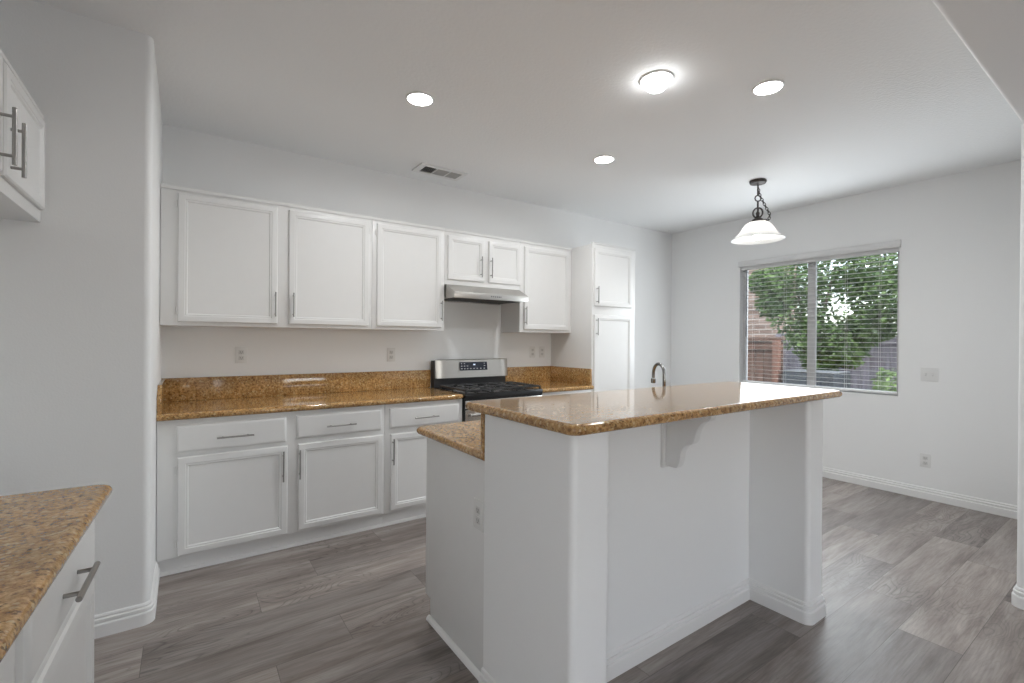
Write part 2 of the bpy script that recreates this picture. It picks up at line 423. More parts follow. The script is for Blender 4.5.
b.box(XR, XR+.14, WY0, WY1, 0, WZ0); b.box(XR, XR+.14, WY0, WY1, WZ1, CEIL)
b.build('wall_right', 'wall', kind='structure')
# opening between the kitchen and the room the camera stands in: header and short wall
b = MB()
def rounded_beam():
    pts = [(HY0, CEIL), (HY0, HZ)]
    for j in range(7):
        t = j/6*PI/2; pts.append((HY1-r+r*math.sin(t), HZ+r-r*math.cos(t)))
    pts.append((HY1, CEIL)); return pts
b.prism(rounded_beam(), 'x', XL, XR)
b.build('wall_front_header', 'wall', kind='structure')
MB().prism(outline([(HX, HY0, r), (XR, HY0, 0), (XR, HY1, 0), (HX, HY1, r)]), 'z', 0, HZ).build('wall_front', 'wall', kind='structure')
# room behind: unseen end wall, its opening added and sized to admit light
b = MB(); b.box(XL, 1.2, YREAR-.15, YREAR, 0, CEIL); b.box(3.0, XR, YREAR-.15, YREAR, 0, CEIL); b.box(1.2, 3.0, YREAR-.15, YREAR, 2.2, CEIL); b.box(1.2, 3.0, YREAR-.15, YREAR, 0, .8)
b.build('wall_rear', 'wall', kind='structure')

def arc(cx, cy, rad, a0, a1, n=5):
    return [(cx+rad*math.cos(a0+(a1-a0)*i/n), cy+rad*math.sin(a0+(a1-a0)*i/n)) for i in range(n+1)]
sweep(MB(), [(XR, HY1+.004), (XR, YB)], BASE_PROF, 1).build('baseboard_right', 'trim', kind='structure')
sweep(MB(), [(3.81, YB), (XR-.016, YB)], BASE_PROF, -1).build('baseboard_back', 'trim', kind='structure')
sweep(MB(), [(XL, YR)] + arc(XA-.03, YR+.03, .03, -PI/2, 0) + [(XA, 3.26)], BASE_PROF, -1).build('baseboard_left_return', 'trim', kind='structure')
sweep(MB(), [(XR-.016, HY1)] + arc(HX+r, HY1-r, r, PI/2, PI) + arc(HX+r, HY0+r, r, PI, 1.5*PI) + [(XR, HY0)], BASE_PROF, -1).build('baseboard_front', 'trim', kind='structure')

# ------------------------------------------------------------------ window, blind
def window():
    fx0, fx1 = XR+.075, XR+.125
    f = MB(); w = .032
    f.box(fx0, fx1, WY0, WY0+w, WZ0, WZ1); f.box(fx0, fx1, WY1-w, WY1, WZ0, WZ1)
    f.box(fx0, fx1, WY0+w, WY1-w, WZ0, WZ0+w); f.box(fx0, fx1, WY0+w, WY1-w, WZ1-w, WZ1)
    fr = f.build('window_1', 'vinyl', kind='structure')
    ym = 2.225
    s = MB(); s.box(fx0-.012, fx1-.02, ym-.045, ym+.03, WZ0+w, WZ1-w, .004)
    s.build('meeting_stile', 'vinyl', fr)
    MB().box(fx0+.02, fx0+.026, WY0+w, ym-.045, WZ0+w, WZ1-w).build('pane', 'glass', fr)
    MB().box(fx0+.02, fx0+.026, ym+.03, WY1-w, WZ0+w, WZ1-w).build('pane', 'glass', fr)
window()
def blind():
    t = thing('window_blind', 'white horizontal slat blind hanging open over the window', 'blind', (XR+.03, (WY0+WY1)/2, WZ1))
    v = MB(); v.box(XR-.022, XR-.010, WY0-.012, WY1+.012, 2.196, 2.262, .003); v.box(XR-.012, XR, WY0-.012, WY0-.002, 2.196, 2.262); v.box(XR-.012, XR, WY1+.002, WY1+.012, 2.196, 2.262)
    v.build('valance', 'slat', t)
    MB().box(XR+.010, XR+.060, WY0+.006, WY1-.006, WZ1-.05, WZ1-.003, .002).build('headrail', 'slat', t)
    s = MB(); z = WZ1-.075
    while z > WZ0+.06:
        y0, y1 = WY0+.008, WY1-.008
        n = 4; top = []; 
        xs = [XR+.013+.044*i/n for i in range(n+1)]
        prof = [(x, z + .0016*math.sin(PI*i/n)+.0008) for i, x in enumerate(xs)] + [(x, z + .0016*math.sin(PI*i/n)-.0008) for i, x in reversed(list(enumerate(xs)))]
        s.prism(prof, 'y', y0, y1); z -= .0442
    s.build('slats', 'slat', t)
    MB().box(XR+.012, XR+.058, WY0+.008, WY1-.008, WZ0+.012, WZ0+.034, .004).build('bottom_rail', 'slat', t)
    for y in (1.625, 1.895, 2.46, 2.80):
        c = MB(); c.tube([(XR+.012, y, WZ0+.03), (XR+.012, y, WZ1-.05)], .0011, 5); c.tube([(XR+.058, y, WZ0+.03), (XR+.058, y, WZ1-.05)], .0011, 5)
        c.build('ladder_cord', 'cord', t)
    MB().tube([(XR+.004, 2.868, WZ1-.06), (XR+.004, 2.868, 1.40)], .004, 8).build('tilt_wand', 'wand', t)
blind()

# ------------------------------------------------------------------ cabinet builder (fronts in a plane facing -Y or +X)
class Face:
    """maps (u, depth-out, z) to the room: 'back' fronts face -Y, 'left' fronts face +X"""
    def __init__(self, kind, plane): self.k = kind; self.p = plane
    def pt(self, u, d, z): return (u, self.p - d, z) if self.k == 'back' else (self.p + d, u, z)
def panel_rings(mb, F, u0, u1, z0, z1, prof):
    rings = []
    for ins, d in prof:
        rings.append([F.pt(u0+ins, d, z0+ins), F.pt(u1-ins, d, z0+ins), F.pt(u1-ins, d, z1-ins), F.pt(u0+ins, d, z1-ins)])
    mb.loft(rings)
DOOR_PROF = [(0, 0), (0, .011), (.005, .017), (.012, .019), (.036, .019), (.0395, .0155), (.044, .0165), (.048, .0155), (.053, .010)]
DRAWER_PROF = [(0, 0), (0, .010), (.008, .017), (.014, .019), (.016, .019)]
def handle(F, parent, u, z, length, vertical, d0=.019, rad=.006, post=.096):
    mb = MB(); e = length/2; out = d0+.032
    if vertical:
        mb.tube([F.pt(u, out, z-e), F.pt(u, out, z+e)], rad, 12)
        for s in (-post/2, post/2): mb.tube([F.pt(u, d0-.001, z+s), F.pt(u, out, z+s)], rad*.8, 10)
    else:
        mb.tube([F.pt(u-e, out, z), F.pt(u+e, out, z)], rad, 12)
        for s in (-post/2, post/2): mb.tube([F.pt(u+s, d0-.001, z), F.pt(u+s, out, z)], rad*.8, 10)
    return mb.build('handle', 'nickel', parent)
def hinge(F, parent, u, z):
    mb = MB(); mb.tube([F.pt(u, .006, z-.022), F.pt(u, .006, z+.022)], .0042, 8)
    a, b = F.pt(u-.012, 0, z-.016), F.pt(u+.004, .004, z+.016)
    mb.box(min(a[0], b[0]), max(a[0], b[0]), min(a[1], b[1]), max(a[1], b[1]), a[2], b[2])
    return mb.build('hinge', 'cab', parent)
def door(F, parent, u0, u1, z0, z1, hu=None, hz=None, hl=.165, hinge_side=None, post=.128, rad=.005):
    mb = MB(); panel_rings(mb, F, u0, u1, z0, z1, DOOR_PROF)
    o = mb.build('door', 'cab', parent)
    if hu is not None: handle(F, o, hu, hz, hl, True, post=post, rad=rad)
    if hinge_side:
        hx = u0-.005 if hinge_side == 'lo' else u1+.005
        for z in (z0+.07, z1-.07): hinge(F, o, hx, z)
    return o
def drawer(F, parent, u0, u1, z0, z1, hu, hl=.19, post=.128, rad=.005):
    mb = MB(); panel_rings(mb, F, u0, u1, z0, z1, DRAWER_PROF)
    o = mb.build('drawer', 'cab', parent)
    if hu is not None: handle(F, o, hu, (z0+z1)/2-.008, hl, False, post=post, rad=rad)
    return o

# upper cabinets along the back wall
UF, UZ0, UZ1 = 3.556, 1.416, 2.272
def upper(label, x0, x1, z0=UZ0):
    t = thing('upper_cabinet', label, 'cabinet', ((x0+x1)/2, (UF+YB)/2, z0), 'white upper cabinets on the back wall')
    MB().box(x0+.0008, x1-.0008, UF, YB-.001, z0, UZ1-.016, .0015).build('body', 'cab', t)
    MB().prism([(UF-.006, UZ1-.022), (UF-.012, UZ1-.004), (UF-.012, UZ1), (UF+.02, UZ1), (UF+.02, UZ1-.0155), (UF-.0005, UZ1-.0155), (UF-.0005, UZ1-.022)], 'x', x0+.0008, x1-.0008).build('top_moulding', 'cab', t)
    return t
FU = Face('back', UF)
t = upper('wide white two-door upper cabinet nearest the short wall, over the long counter', XA+.002, 1.165)
door(FU, t, -.044, .513, 1.438, 2.234, .497, 1.570, hinge_side='lo')
door(FU, t, .582, 1.140, 1.438, 2.230, .609, 1.572, hinge_side='hi')
t = upper('white single-door upper cabinet hung just beside the hood, handle at its lower corner', 1.165, 1.778)
door(FU, t, 1.199, 1.746, 1.440, 2.228, 1.737, 1.578, hinge_side='lo')
for ch in t.children:
    pass
t = upper('short white upper cabinet with two small doors directly above the range hood', 1.778, 2.556, 1.806)
door(FU, t, 1.803, 2.160, 1.848, 2.220, 2.117, 1.976, .18, hinge_side='lo')
door(FU, t, 2.208, 2.560-.004, 1.848, 2.218, 2.221, 1.976, .18)
t = upper('narrow white single-door upper cabinet between the hood and the tall pantry', 2.556, 3.194)
door(FU, t, 2.600, 3.155, 1.440, 2.220, 2.603, 1.571)

# base cabinets along the back wall
BF = 3.256
FB = Face('back', BF)
def base(label, x0, x1):
    t = thing('base_cabinet', label, 'cabinet', ((x0+x1)/2, (BF+YB)/2, 0), 'white base cabinets on the back wall')
    MB().box(x0+.0008, x1-.0008, BF, YB-.001, .095, .875, .0015).build('body', 'cab', t)
    k = MB(); k.box(x0+.0008, x1-.0008, BF+.032, BF+.05, 0, .0945)
    k.prism([(BF+.0325, 0)] + [(BF+.0325-.017*math.cos(a*PI/10), .019*math.sin(a*PI/10)) for a in range(6)], 'x', x0+.0008, x1-.0008)
    k.build('toe_kick', 'cab', t)
    return t
t = base('wide white base cabinet with two doors and two drawers beside the short wall', XA+.002, 1.165)
drawer(FB, t, -.043, .524, .688, .845, .246)
drawer(FB, t, .583, 1.138, .700, .848, .857)
door(FB, t, -.036, .533, .105, .662, .504, .541, .19, 'lo')
door(FB, t, .594, 1.148, .110, .664, .600, .540, .185)
t = base('white one-door base cabinet with a drawer, beside the range and the long counter end', 1.165, 1.791)
drawer(FB, t, 1.198, 1.756, .702, .846, 1.472)
door(FB, t, 1.206, 1.762, .115, .660, 1.217, .540, .185)
t = base('white base cabinet between the range and the tall pantry, mostly behind the island', 2.577, 3.194)
drawer(FB, t, 2.60, 3.15, .702, .846, 2.87)
door(FB, t, 2.60, 3.15, .115, .660, 2.63, .540, .185)

# tall pantry
PF = 3.262
t = thing('pantry_cabinet', 'tall white pantry cabinet with a small door above a long door', 'cabinet', (3.5, 3.56, 0))
PX0, PX1 = 3.197, 3.812
MB().box(PX0, PX1, PF, YB-.001, .095, 2.272, .0015).build('body', 'cab', t)
MB().box(PX0, PX1, PF+.05, PF+.065, 0, .0945).build('toe_kick', 'cab', t)
MB().prism([(PF-.006, 2.2725), (PF-.006, 2.288), (PF+.02, 2.288), (PF+.02, 2.2725)], 'x', PX0, PX1).build('top_moulding', 'cab', t)
FP = Face('back', PF)
door(FP, t, 3.218, 3.752, 1.676, 2.232, 3.240, 1.780, .165)
door(FP, t, 3.218, 3.752, .125, 1.592, 3.236, 1.475, .165)

# worktops
CT0, CT1 = .8765, .914
def back_counter(label, x0, x1, side_splash, cut):
    t = thing('granite_counter', label, 'countertop', ((x0+x1)/2, 3.55, CT0), 'granite worktops on the back wall cabinets')
    slab(MB(), (x0, x1, 3.224, YB-.001), CT0, CT1, {'y0': 1, ('x1' if cut == 'x1' else 'zz'): 1}).build('worktop', 'granite', t)
    b = MB()
    if side_splash == 'lo':
        # splash returns along the short wall with a clipped corner: the run on the back wall is cut at its end
        b.box(x0, x1-.0, YB-.021, YB-.001, CT1+.0005, 1.070, .002)
    else:
        b.box(x0, x1-.0215, YB-.021, YB-.001, CT1+.0005, 1.070, .002)
    b.build('backsplash', 'granite', t)
    b = MB()
    if side_splash == 'lo':
        b.prism([(3.245, CT1+.0005), (YB-.022, CT1+.0005), (YB-.022, 1.069), (3.33, 1.069), (3.245, 1.0)], 'x', x0, x0+.02, .0015)
    else:
        b.box(x1-.021, x1-.001, 3.25, YB-.001, CT1+.0005, 1.070, .002)
    b.build('side_splash', 'granite', t)
    return t
back_counter('long golden brown granite counter with backsplash between the short wall and the range', XA+.0015, 1.7955, 'lo', 'x1')
back_counter('short golden brown granite counter with backsplash between the range and the pantry', 2.578, PX0-.0012, 'hi', 'x0')

# ------------------------------------------------------------------ range and hood
def gas_range():
    x0, x1 = 1.800, 2.572; yf, yb = 3.235, YB-.004
    t = thing('gas_range', 'black and stainless steel gas range with backguard between the granite counters', 'range', ((x0+x1)/2, (yf+yb)/2, 0))
    MB().box(x0, x1, yf, yb, .03, .862, .003).build('body', 'black', t)
    for x in (x0+.05, x1-.05):
        for y in (yf+.06, yb-.06):
            MB().lathe([(.018, 0), (.018, .0295)], (x, y, 0), 10, cap0=True, cap1=True).build('foot', 'black', t)
    MB().box(x0-.001, x1+.001, yf-.012, yb-.075, .8625, .916, .006).build('cooktop', 'black', t)
    # front: control panel, oven door, drawer
    p = MB().box(x0+.004, x1-.004, yf-.010, yf-.0005, .795, .860, .004).build('control_panel', 'steel', t)
    for i in range(5):
        xk = x0+.10+i*(x1-x0-.2)/4
        k = MB(); k.lathe([(.021, -.011), (.021, -.016), (.019, -.034), (.016, -.036)], (xk, yf, .828), 18, 'y', True, True)
        k.build('knob', 'steel', p)
    d = MB().box(x0+.004, x1-.004, yf-.014, yf-.0005, .22, .788, .004).build('oven_door', 'steel', t)
    MB().box(x0+.11, x1-.11, yf-.0165, yf-.0141, .34, .62, .001).build('oven_window', 'display', d)
    h = MB(); h.tube([(x0+.03, yf-.055, .752), (x1-.03, yf-.055, .752)], .012, 12)
    for x in (x0+.06, x1-.06): h.tube([(x, yf-.0138, .752), (x, yf-.055, .752)], .009, 10)
    h.build('handle', 'steel', d)
    MB().box(x0+.004, x1-.004, yf-.010, yf-.0005, .05, .212, .004).build('drawer', 'steel', t)
    # burners and grates
    for (bx, by, br) in ((x0+.17, 3.36, .05), (x1-.17, 3.36, .055), (x0+.17, 3.62, .04), (x1-.17, 3.62, .045), ((x0+x1)/2, 3.49, .05)):
        bu = MB(); bu.lathe([(br, .0005), (br, .010), (br*.8, .013), (br*.8, .022), (br*.7, .026)], (bx, by, .916), 24, cap0=True, cap1=True)
        bu.build('burner', 'iron', t)
    gx = [x0+.012, x0+.262, x0+.507, x1-.012]
    for a, b_ in zip(gx, gx[1:]):
        g = MB(); a += .004; b_ -= .004; y0, y1 = 3.243, 3.69; z = .940
        def bar(p, q): g.box(min(p[0], q[0])-.006, max(p[0], q[0])+.006, min(p[1], q[1])-.006, max(p[1], q[1])+.006, z-.008, z+.006, .003, 1)
        bar((a, y0), (b_, y0)); bar((a, y1), (b_, y1)); bar((a, y0), (a, y1)); bar((b_, y0), (b_, y1))
        m = (a+b_)/2
        bar((a, (y0+y1)/2), (b_, (y0+y1)/2))
        for yy in (3.36, 3.62):
            bar((a, yy), (m-.04, yy)); bar((m+.04, yy), (b_, yy))
        bar((m, y0), (m, 3.32)); bar((m, 3.40), (m, 3.58)); bar((m, 3.66), (m, y1))
        for xx in (a, b_):
            for yy in (y0, (y0+y1)/2, y1): g.box(xx-.007, xx+.007, yy-.007, yy+.007, .9165, z-.006, .002, 1)
        g.build('grate', 'iron', t)
    # backguard: black riser and curved stainless console leaning back
    MB().box(x0+.004, x1-.004, 3.80, yb, .8955, 1.152, .004).build('backguard', 'charcoal', t)
    c = MB(); rings = []
    n = 24
    for i in range(n+1):
        u = i/n; x = x0+.012 + (x1-x0-.004)*u
        bow = .0
        e = min(u, 1-u)
        bow = .020*min(1, (e/.10))**.5 if e < .10 else .020
        rings.append([(x, 3.7995, 1.162), (x, 3.7995, 1.001), (x, 3.785-bow, .996), (x, 3.795-bow*.6, 1.155), (x, 3.797-bow*.3, 1.162)])
    c.loft(rings)
    con = c.build('console', 'steel_satin', t, ang=25)
    dp = MB(); dp.loft([[(2.045, 3.7665, 1.060), (2.335, 3.7665, 1.060), (2.335, 3.7775, 1.136), (2.045, 3.7775, 1.136)],
                        [(2.045, 3.7600, 1.060), (2.335, 3.7600, 1.060), (2.335, 3.7720, 1.136), (2.045, 3.7720, 1.136)]])
    dsp = dp.build('display', 'display', con)
    def onf(x, z, w, h, name, m):
        y = 3.7598 + (z-1.060)/.076*.012
        MB().box(x-w/2, x+w/2, y-.0008, y+.0006, z-h/2, z+h/2).build(name, m, dsp)
    onf(2.195, 1.112, .022, .012, 'clock_digits', 'glyph')
    for i, x in enumerate((2.062, 2.092, 2.122, 2.155, 2.19, 2.225, 2.262, 2.30)): onf(x, 1.076, .015, .008, 'button', 'icon')
    for x in (2.062, 2.092, 2.122, 2.305): onf(x, 1.100, .015, .007, 'button', 'icon')
    for x in (2.062, 2.092, 2.305): onf(x, 1.122, .013, .006, 'button', 'icon')
gas_range()

def hood():
    x0, x1 = 1.786, 2.536; z0, z1 = 1.684, 1.8045; yf = 3.395
    t = thing('range_hood', 'stainless steel range hood under the short cabinet above the range', 'range hood', ((x0+x1)/2, 3.63, z0))
    s = MB(); s.prism([(YB-.002, z1), (3.535, z1), (yf, z0+.050), (yf, z0), (yf+.018, z0), (yf+.018, z0+.016), (YB-.02, z0+.016), (YB-.02, z0), (YB-.002, z0)], 'x', x0+.002, x1, .0012)
    s.build('shell', 'steel_satin', t)
    e = MB(); e.prism([(YB-.002, z1), (3.535, z1), (yf, z0+.050), (yf, z0), (YB-.002, z0)], 'x', x0, x0+.0018); e.build('end_plate', 'steel_satin', t)
    for i in range(2):
        xa = x0+.03+i*.355
        f = MB(); f.box(xa, xa+.335, yf+.06, YB-.06, z0+.004, z0+.0155, .002)
        for j in range(10): f.box(xa+.02+j*.031, xa+.03+j*.031, yf+.08, YB-.08, z0+.0015, z0+.0045)
        f.build('filter', 'steel_dark', t)
    for i, x in enumerate((2.145, 2.165, 2.185, 2.205, 2.222, 2.239)):
        MB().box(x-.005, x+.005, yf-.002, yf-.0003, z0+.022, z0+.032).build('button', 'knob', t)
hood()

# ------------------------------------------------------------------ island
PX0i, PX1i, PY = .930, 2.592, 1.020
RECY, BACKY = 1.308, 1.522
t = thing('island_half_wall', 'white U-shaped half wall under the raised bar top, with end posts', 'half wall', ((PX0i+PX1i)/2, 1.3, 0))
LPX, RPX = 1.089, 2.433
BZ0, BZ1 = 1.0665, 1.1005
MB().prism(outline([(PX0i, PY, r), (LPX, PY, r), (LPX, RECY, 0), (RPX, RECY, 0), (RPX, PY, r), (PX1i, PY, r), (PX1i, BACKY, r), (PX0i, BACKY, .012)]), 'z', 0, BZ0-.0005).build('wall_body', 'wall', t)
path = [(PX0i, BACKY-.005)] + arc(PX0i+r, PY+r, r, PI, 1.5*PI) + arc(LPX-r, PY+r, r, -PI/2, 0) + [(LPX, RECY), (RPX, RECY)] + arc(RPX+r, PY+r, r, PI, 1.5*PI) + arc(PX1i-r, PY+r, r, -PI/2, 0) + [(PX1i, BACKY-.005)]
sweep(MB(), path, BASE_PROF, -1).build('baseboard', 'trim', t)
# corbel: scrolled profile in the Y-Z plane
def corbel():
    pts = [(1.2885, BZ0-.001), (1.080, BZ0-.001), (1.079, 1.036)]
    def q(p0, c, p1, n=8):
        for i in range(1, n+1):
            s = i/n; pts.append(((1-s)**2*p0[0]+2*s*(1-s)*c[0]+s*s*p1[0], (1-s)**2*p0[1]+2*s*(1-s)*c[1]+s*s*p1[1]))
    q((1.079, 1.036), (1.085, 1.020), (1.104, 1.016), 5)
    q((1.104, 1.016), (1.140, 1.000), (1.150, .945))
    q((1.150, .945), (1.152, .925), (1.165, .915), 4)
    q((1.165, .915), (1.212, .900), (1.218, .860))
    q((1.218, .860), (1.222, .815), (1.240, .800))
    pts.append((1.2885, .800))
    o = MB(); o.prism(pts, 'x', 1.738, 1.776, .002); return o
cb = corbel(); bmesh.ops.translate(cb.bm, verts=cb.bm.verts, vec=(-.022, 0, 0))
c = cb.build('corbel', 'cab', t)
MB().box(1.700, 1.770, 1.289, RECY-.0003, .792, BZ0-.001, .004).build('back_plate', 'cab', c)
slab(MB(), (.892, 2.712, .978, 1.602), BZ0, BZ1, {'x0': 1, 'x1': 1, 'y0': 1, 'y1': 1})
bar = slab(MB(), (.892, 2.712, .978, 1.602), BZ0, BZ1, {'x0': 1, 'x1': 1, 'y0': 1, 'y1': 1}).build('bar_top', 'granite')
tag(bar, 'raised polished granite bar top with rounded edge on the island', 'countertop')
# lower island cabinet
IX0, IX1, IY0, IY1 = .968, 2.56, BACKY+.0008, 2.117
t = thing('island_cabinet', 'white island cabinet with plain end panel behind the raised bar', 'cabinet', ((IX0+IX1)/2, (IY0+IY1)/2, 0))
MB().prism([(IY0, 0), (2.062, 0), (2.062, .098), (IY1, .102), (IY1, CT0-.0008), (IY0, CT0-.0008)], 'x', IX0, IX0+.02, .001).build('end_panel', 'cab', t)
MB().box(IX0+.0205, IX1, IY0, IY1-.001, .1, CT0-.0008).build('body', 'cab', t)
MB().box(IX0+.0205, IX1, IY0, 2.06, 0, .0995).build('toe_kick', 'cab', t)
sh = MB(); sh.prism([(IX0-.0003, 0)] + [(IX0-.0003-.018*math.cos(a*PI/10), .02*math.sin(a*PI/10)) for a in range(6)], 'y', IY0+.018, 2.07); sh.build('shoe_moulding', 'trim', t)
FI = Face('back', 0)
class FaceY:
    def pt(self, u, d, z): return (u, IY1+d, z)
for i in range(3):
    xa = IX0+.04+i*.515
    dd = door(FaceY(), t, xa, xa+.48, .13, .66, xa+.03, .54, .185)
    drawer(FaceY(), t, xa, xa+.48, .70, .845, xa+.24)
t = thing('island_counter', 'lower polished granite worktop of the island stepping down from the bar', 'countertop', (1.7, 1.86, CT0))
slab(MB(), (.925, 2.60, BACKY+.001, 2.165), CT0, CT1, {'x0': 1, 'x1': 1, 'y1': 1}).build('worktop', 'granite', t)
MB().box(.929, 2.59, BACKY+.0012, BACKY+.0215, CT1+.0005, BZ0-.001, .002).build('backsplash', 'granite', t)

# faucet
def faucet():
    fx, fy = 2.30, 1.745
    t = thing('kitchen_faucet', 'chrome gooseneck faucet rising behind the raised bar', 'faucet', (fx, fy, CT1))
    MB().lathe([(.027, 0), (.027, .008), (.020, .016), (.017, .07), (.0165, .085)], (fx, fy, CT1+.0003), 20, cap0=True, cap1=True).build('base', 'chrome', t)
    d = Vector((.36, .93, 0)).normalized(); R = .06
    p = [Vector((fx, fy, CT1+.085)), Vector((fx, fy, 1.10)), Vector((fx, fy, 1.145))]
    for i in range(1, 13):
        a = PI*i/12; p.append(Vector((fx, fy, 1.145)) + d*R*(1-math.cos(a)) + Vector((0, 0, R*math.sin(a))))
    p.append(p[-1] + Vector((0, 0, -.03)))
    sp = MB(); sp.tube(p, .0095, 14); spo = sp.build('spout', 'chrome', t)
    e = p[-1]
    MB().lathe([(.012, .0), (.0145, -.004), (.0145, -.028), (.012, -.030)], (e.x, e.y, e.z), 16, cap0=True, cap1=True).build('spray_head', 'chrome', spo)
    hd = MB(); hd.lathe([(.014, 0), (.014, .03), (.010, .036)], (fx+.0, fy, CT1+.05), 14, cap0=True, cap1=True)
    hd.tube([(fx+.012, fy, CT1+.07), (fx+.05, fy-.005, CT1+.10), (fx+.075, fy-.01, CT1+.135)], [.007, .006, .005], 8)
    hd.build('lever', 'chrome', t)
faucet()

# ------------------------------------------------------------------ left counter and cabinets
LF = -.2225
FL = Face('left', LF)
LY1 = 1.778
t = thing('base_cabinet', 'white base cabinet under the foreground granite counter with a long bar pull', 'cabinet', (-.5, 1.4, 0))
MB().box(XL+.07, LF, 1.155, LY1, .095, CT0-.0008, .0015).build('body', 'cab', t)
MB().box(XL+.07, LF-.05, 1.155, LY1, 0, .0945).build('toe_kick', 'cab', t)
drawer(FL, t, 1.188, LY1-.028, .698, .852, 1.474, .195, .128, .0062)
door(FL, t, 1.188, LY1-.028, .125, .672, 1.222, .54, .185)
t = thing('base_cabinet', 'white base cabinet next along the foreground counter toward the camera', 'cabinet', (-.5, .75, 0))
MB().box(XL+.07, LF, .46, 1.153, .095, CT0-.0008, .0015).build('body', 'cab', t)
MB().box(XL+.07, LF-.05, .46, 1.153, 0, .0945).build('toe_kick', 'cab', t)
drawer(FL, t, .49, 1.118, .698, .852, .80, .195, .128, .0062)
door(FL, t, .49, 1.118, .125, .672, .53, .54, .185)
foreground = [o for o in COL.objects if o.get('category') == 'cabinet' and WO[o].y < 1.5 and WO[o].x < 0]
fc = slab(MB(), (XL+.07, -.172, .44, 1.812), CT0, CT1, {'x1': 1, 'y1': 1, 'y0': 1}).build('granite_counter', 'granite')
tag(fc, 'granite counter in the foreground with a free far corner beside the fridge gap', 'countertop')
piv, th = Vector((-.172, 1.812, 0)), math.radians(-2.3)
for o in foreground + [fc]:
    o.location = piv + Matrix.Rotation(th, 3, 'Z') @ (o.location - piv); o.rotation_euler = (0, 0, th)
UL = -.507
t = thing('upper_cabinet', 'white two-door cabinet high over the fridge gap with steel bar pulls', 'cabinet', (-.65, 2.28, 1.822))
MB().box(XL+.001, UL, 1.74, YR-.001, 1.822, 2.262, .0015).build('body', 'cab', t)
MB().box(XL+.001, UL+.008, 1.74, YR-.001, 2.2625, 2.278, .002).build('top_moulding', 'cab', t)
FUL = Face('left', UL)
door(FUL, t, 2.232, 2.752, 1.872, 2.246, 2.272, 1.975, .185, rad=.0065)
door(FUL, t, 1.765, 2.196, 1.872, 2.246, 2.163, 1.985, .185, rad=.0065)

# ------------------------------------------------------------------ outlets and switch
class Plane:
    def __init__(s, k, p): s.k = k; s.p = p
    def box(s, mb, u0, u1, z0, z1, d0, d1, bev=0):
        if s.k == 'back': mb.box(u0, u1, s.p-d1, s.p-d0, z0, z1, bev)
        elif s.k == 'right': mb.box(s.p-d1, s.p-d0, u0, u1, z0, z1, bev)
        elif s.k == 'isl': mb.box(s.p-d1, s.p-d0, u0, u1, z0, z1, bev)
def outlet(pl, u, z, label, group, w=.072, h=.116, kind='outlet'):
    loc = (u, pl.p, z) if pl.k == 'back' else (pl.p, u, z)
    t = thing('wall_outlet', label, 'outlet', loc, group)
    m = MB(); pl.box(m, u-w/2, u+w/2, z-h/2, z+h/2, .0003, .0055, .002); pc = m.build('cover_plate', 'plate', t)
    for s in (-.021, .021):
        m = MB(); pl.box(m, u-.017, u+.017, z+s-.014, z+s+.014, .0056, .0075, .0008); rec = m.build('receptacle', 'slot', t)
        m = MB()
        for q in (-.0065, .0065): pl.box(m, u+q-.0014, u+q+.0014, z+s-.003, z+s+.007, .0076, .0080)
        pl.box(m, u-.0025, u+.0025, z+s-.010, z+s-.0055, .0076, .0080)
        m.build('slots', 'slotgrey', rec)
    m = MB(); pl.box(m, u-.003, u+.003, z-.003, z+.003, .0056, .0065); m.build('screw', 'slot', t)
    return t
bw = Plane('back', YB); rw = Plane('right', XR)
G = 'outlets above the back counters'
outlet(bw, .327, 1.219, 'white wall outlet above the long counter under the wide two-door cabinet', G)
outlet(bw, 1.437, 1.209, 'white wall outlet above the long counter, the one close to the range', G)
outlet(bw, 2.948, 1.219, 'white wall outlet above the short counter, nearer the range', G)
outlet(bw, 3.073, 1.218, 'white wall outlet above the short counter, nearer the pantry', G)
outlet(rw, 1.281, .330, 'white wall outlet low above the baseboard beside the window', None)
outlet(Plane('isl', IX0), 1.612, .640, 'white outlet set in the end panel of the island', None, .078, .118)
def switch():
    u, z = 1.26, 1.071
    t = thing('light_switch', 'white double rocker switch plate beside the window', 'light switch', (XR, u, z))
    m = MB(); rw.box(m, u-.058, u+.058, z-.058, z+.058, .0003, .0055, .002); m.build('cover_plate', 'plate', t)
    for s in (-.023, .023):
        m = MB(); rw.box(m, u+s-.0055, u+s+.0055, z-.012, z+.012, .0056, .0068, .001); m.build('toggle_slot', 'slot', t)
        m = MB(); rw.box(m, u+s-.004, u+s+.004, z-.002, z+.009, .0069, .0135, .0015); m.build('toggle', 'plate', t)
switch()

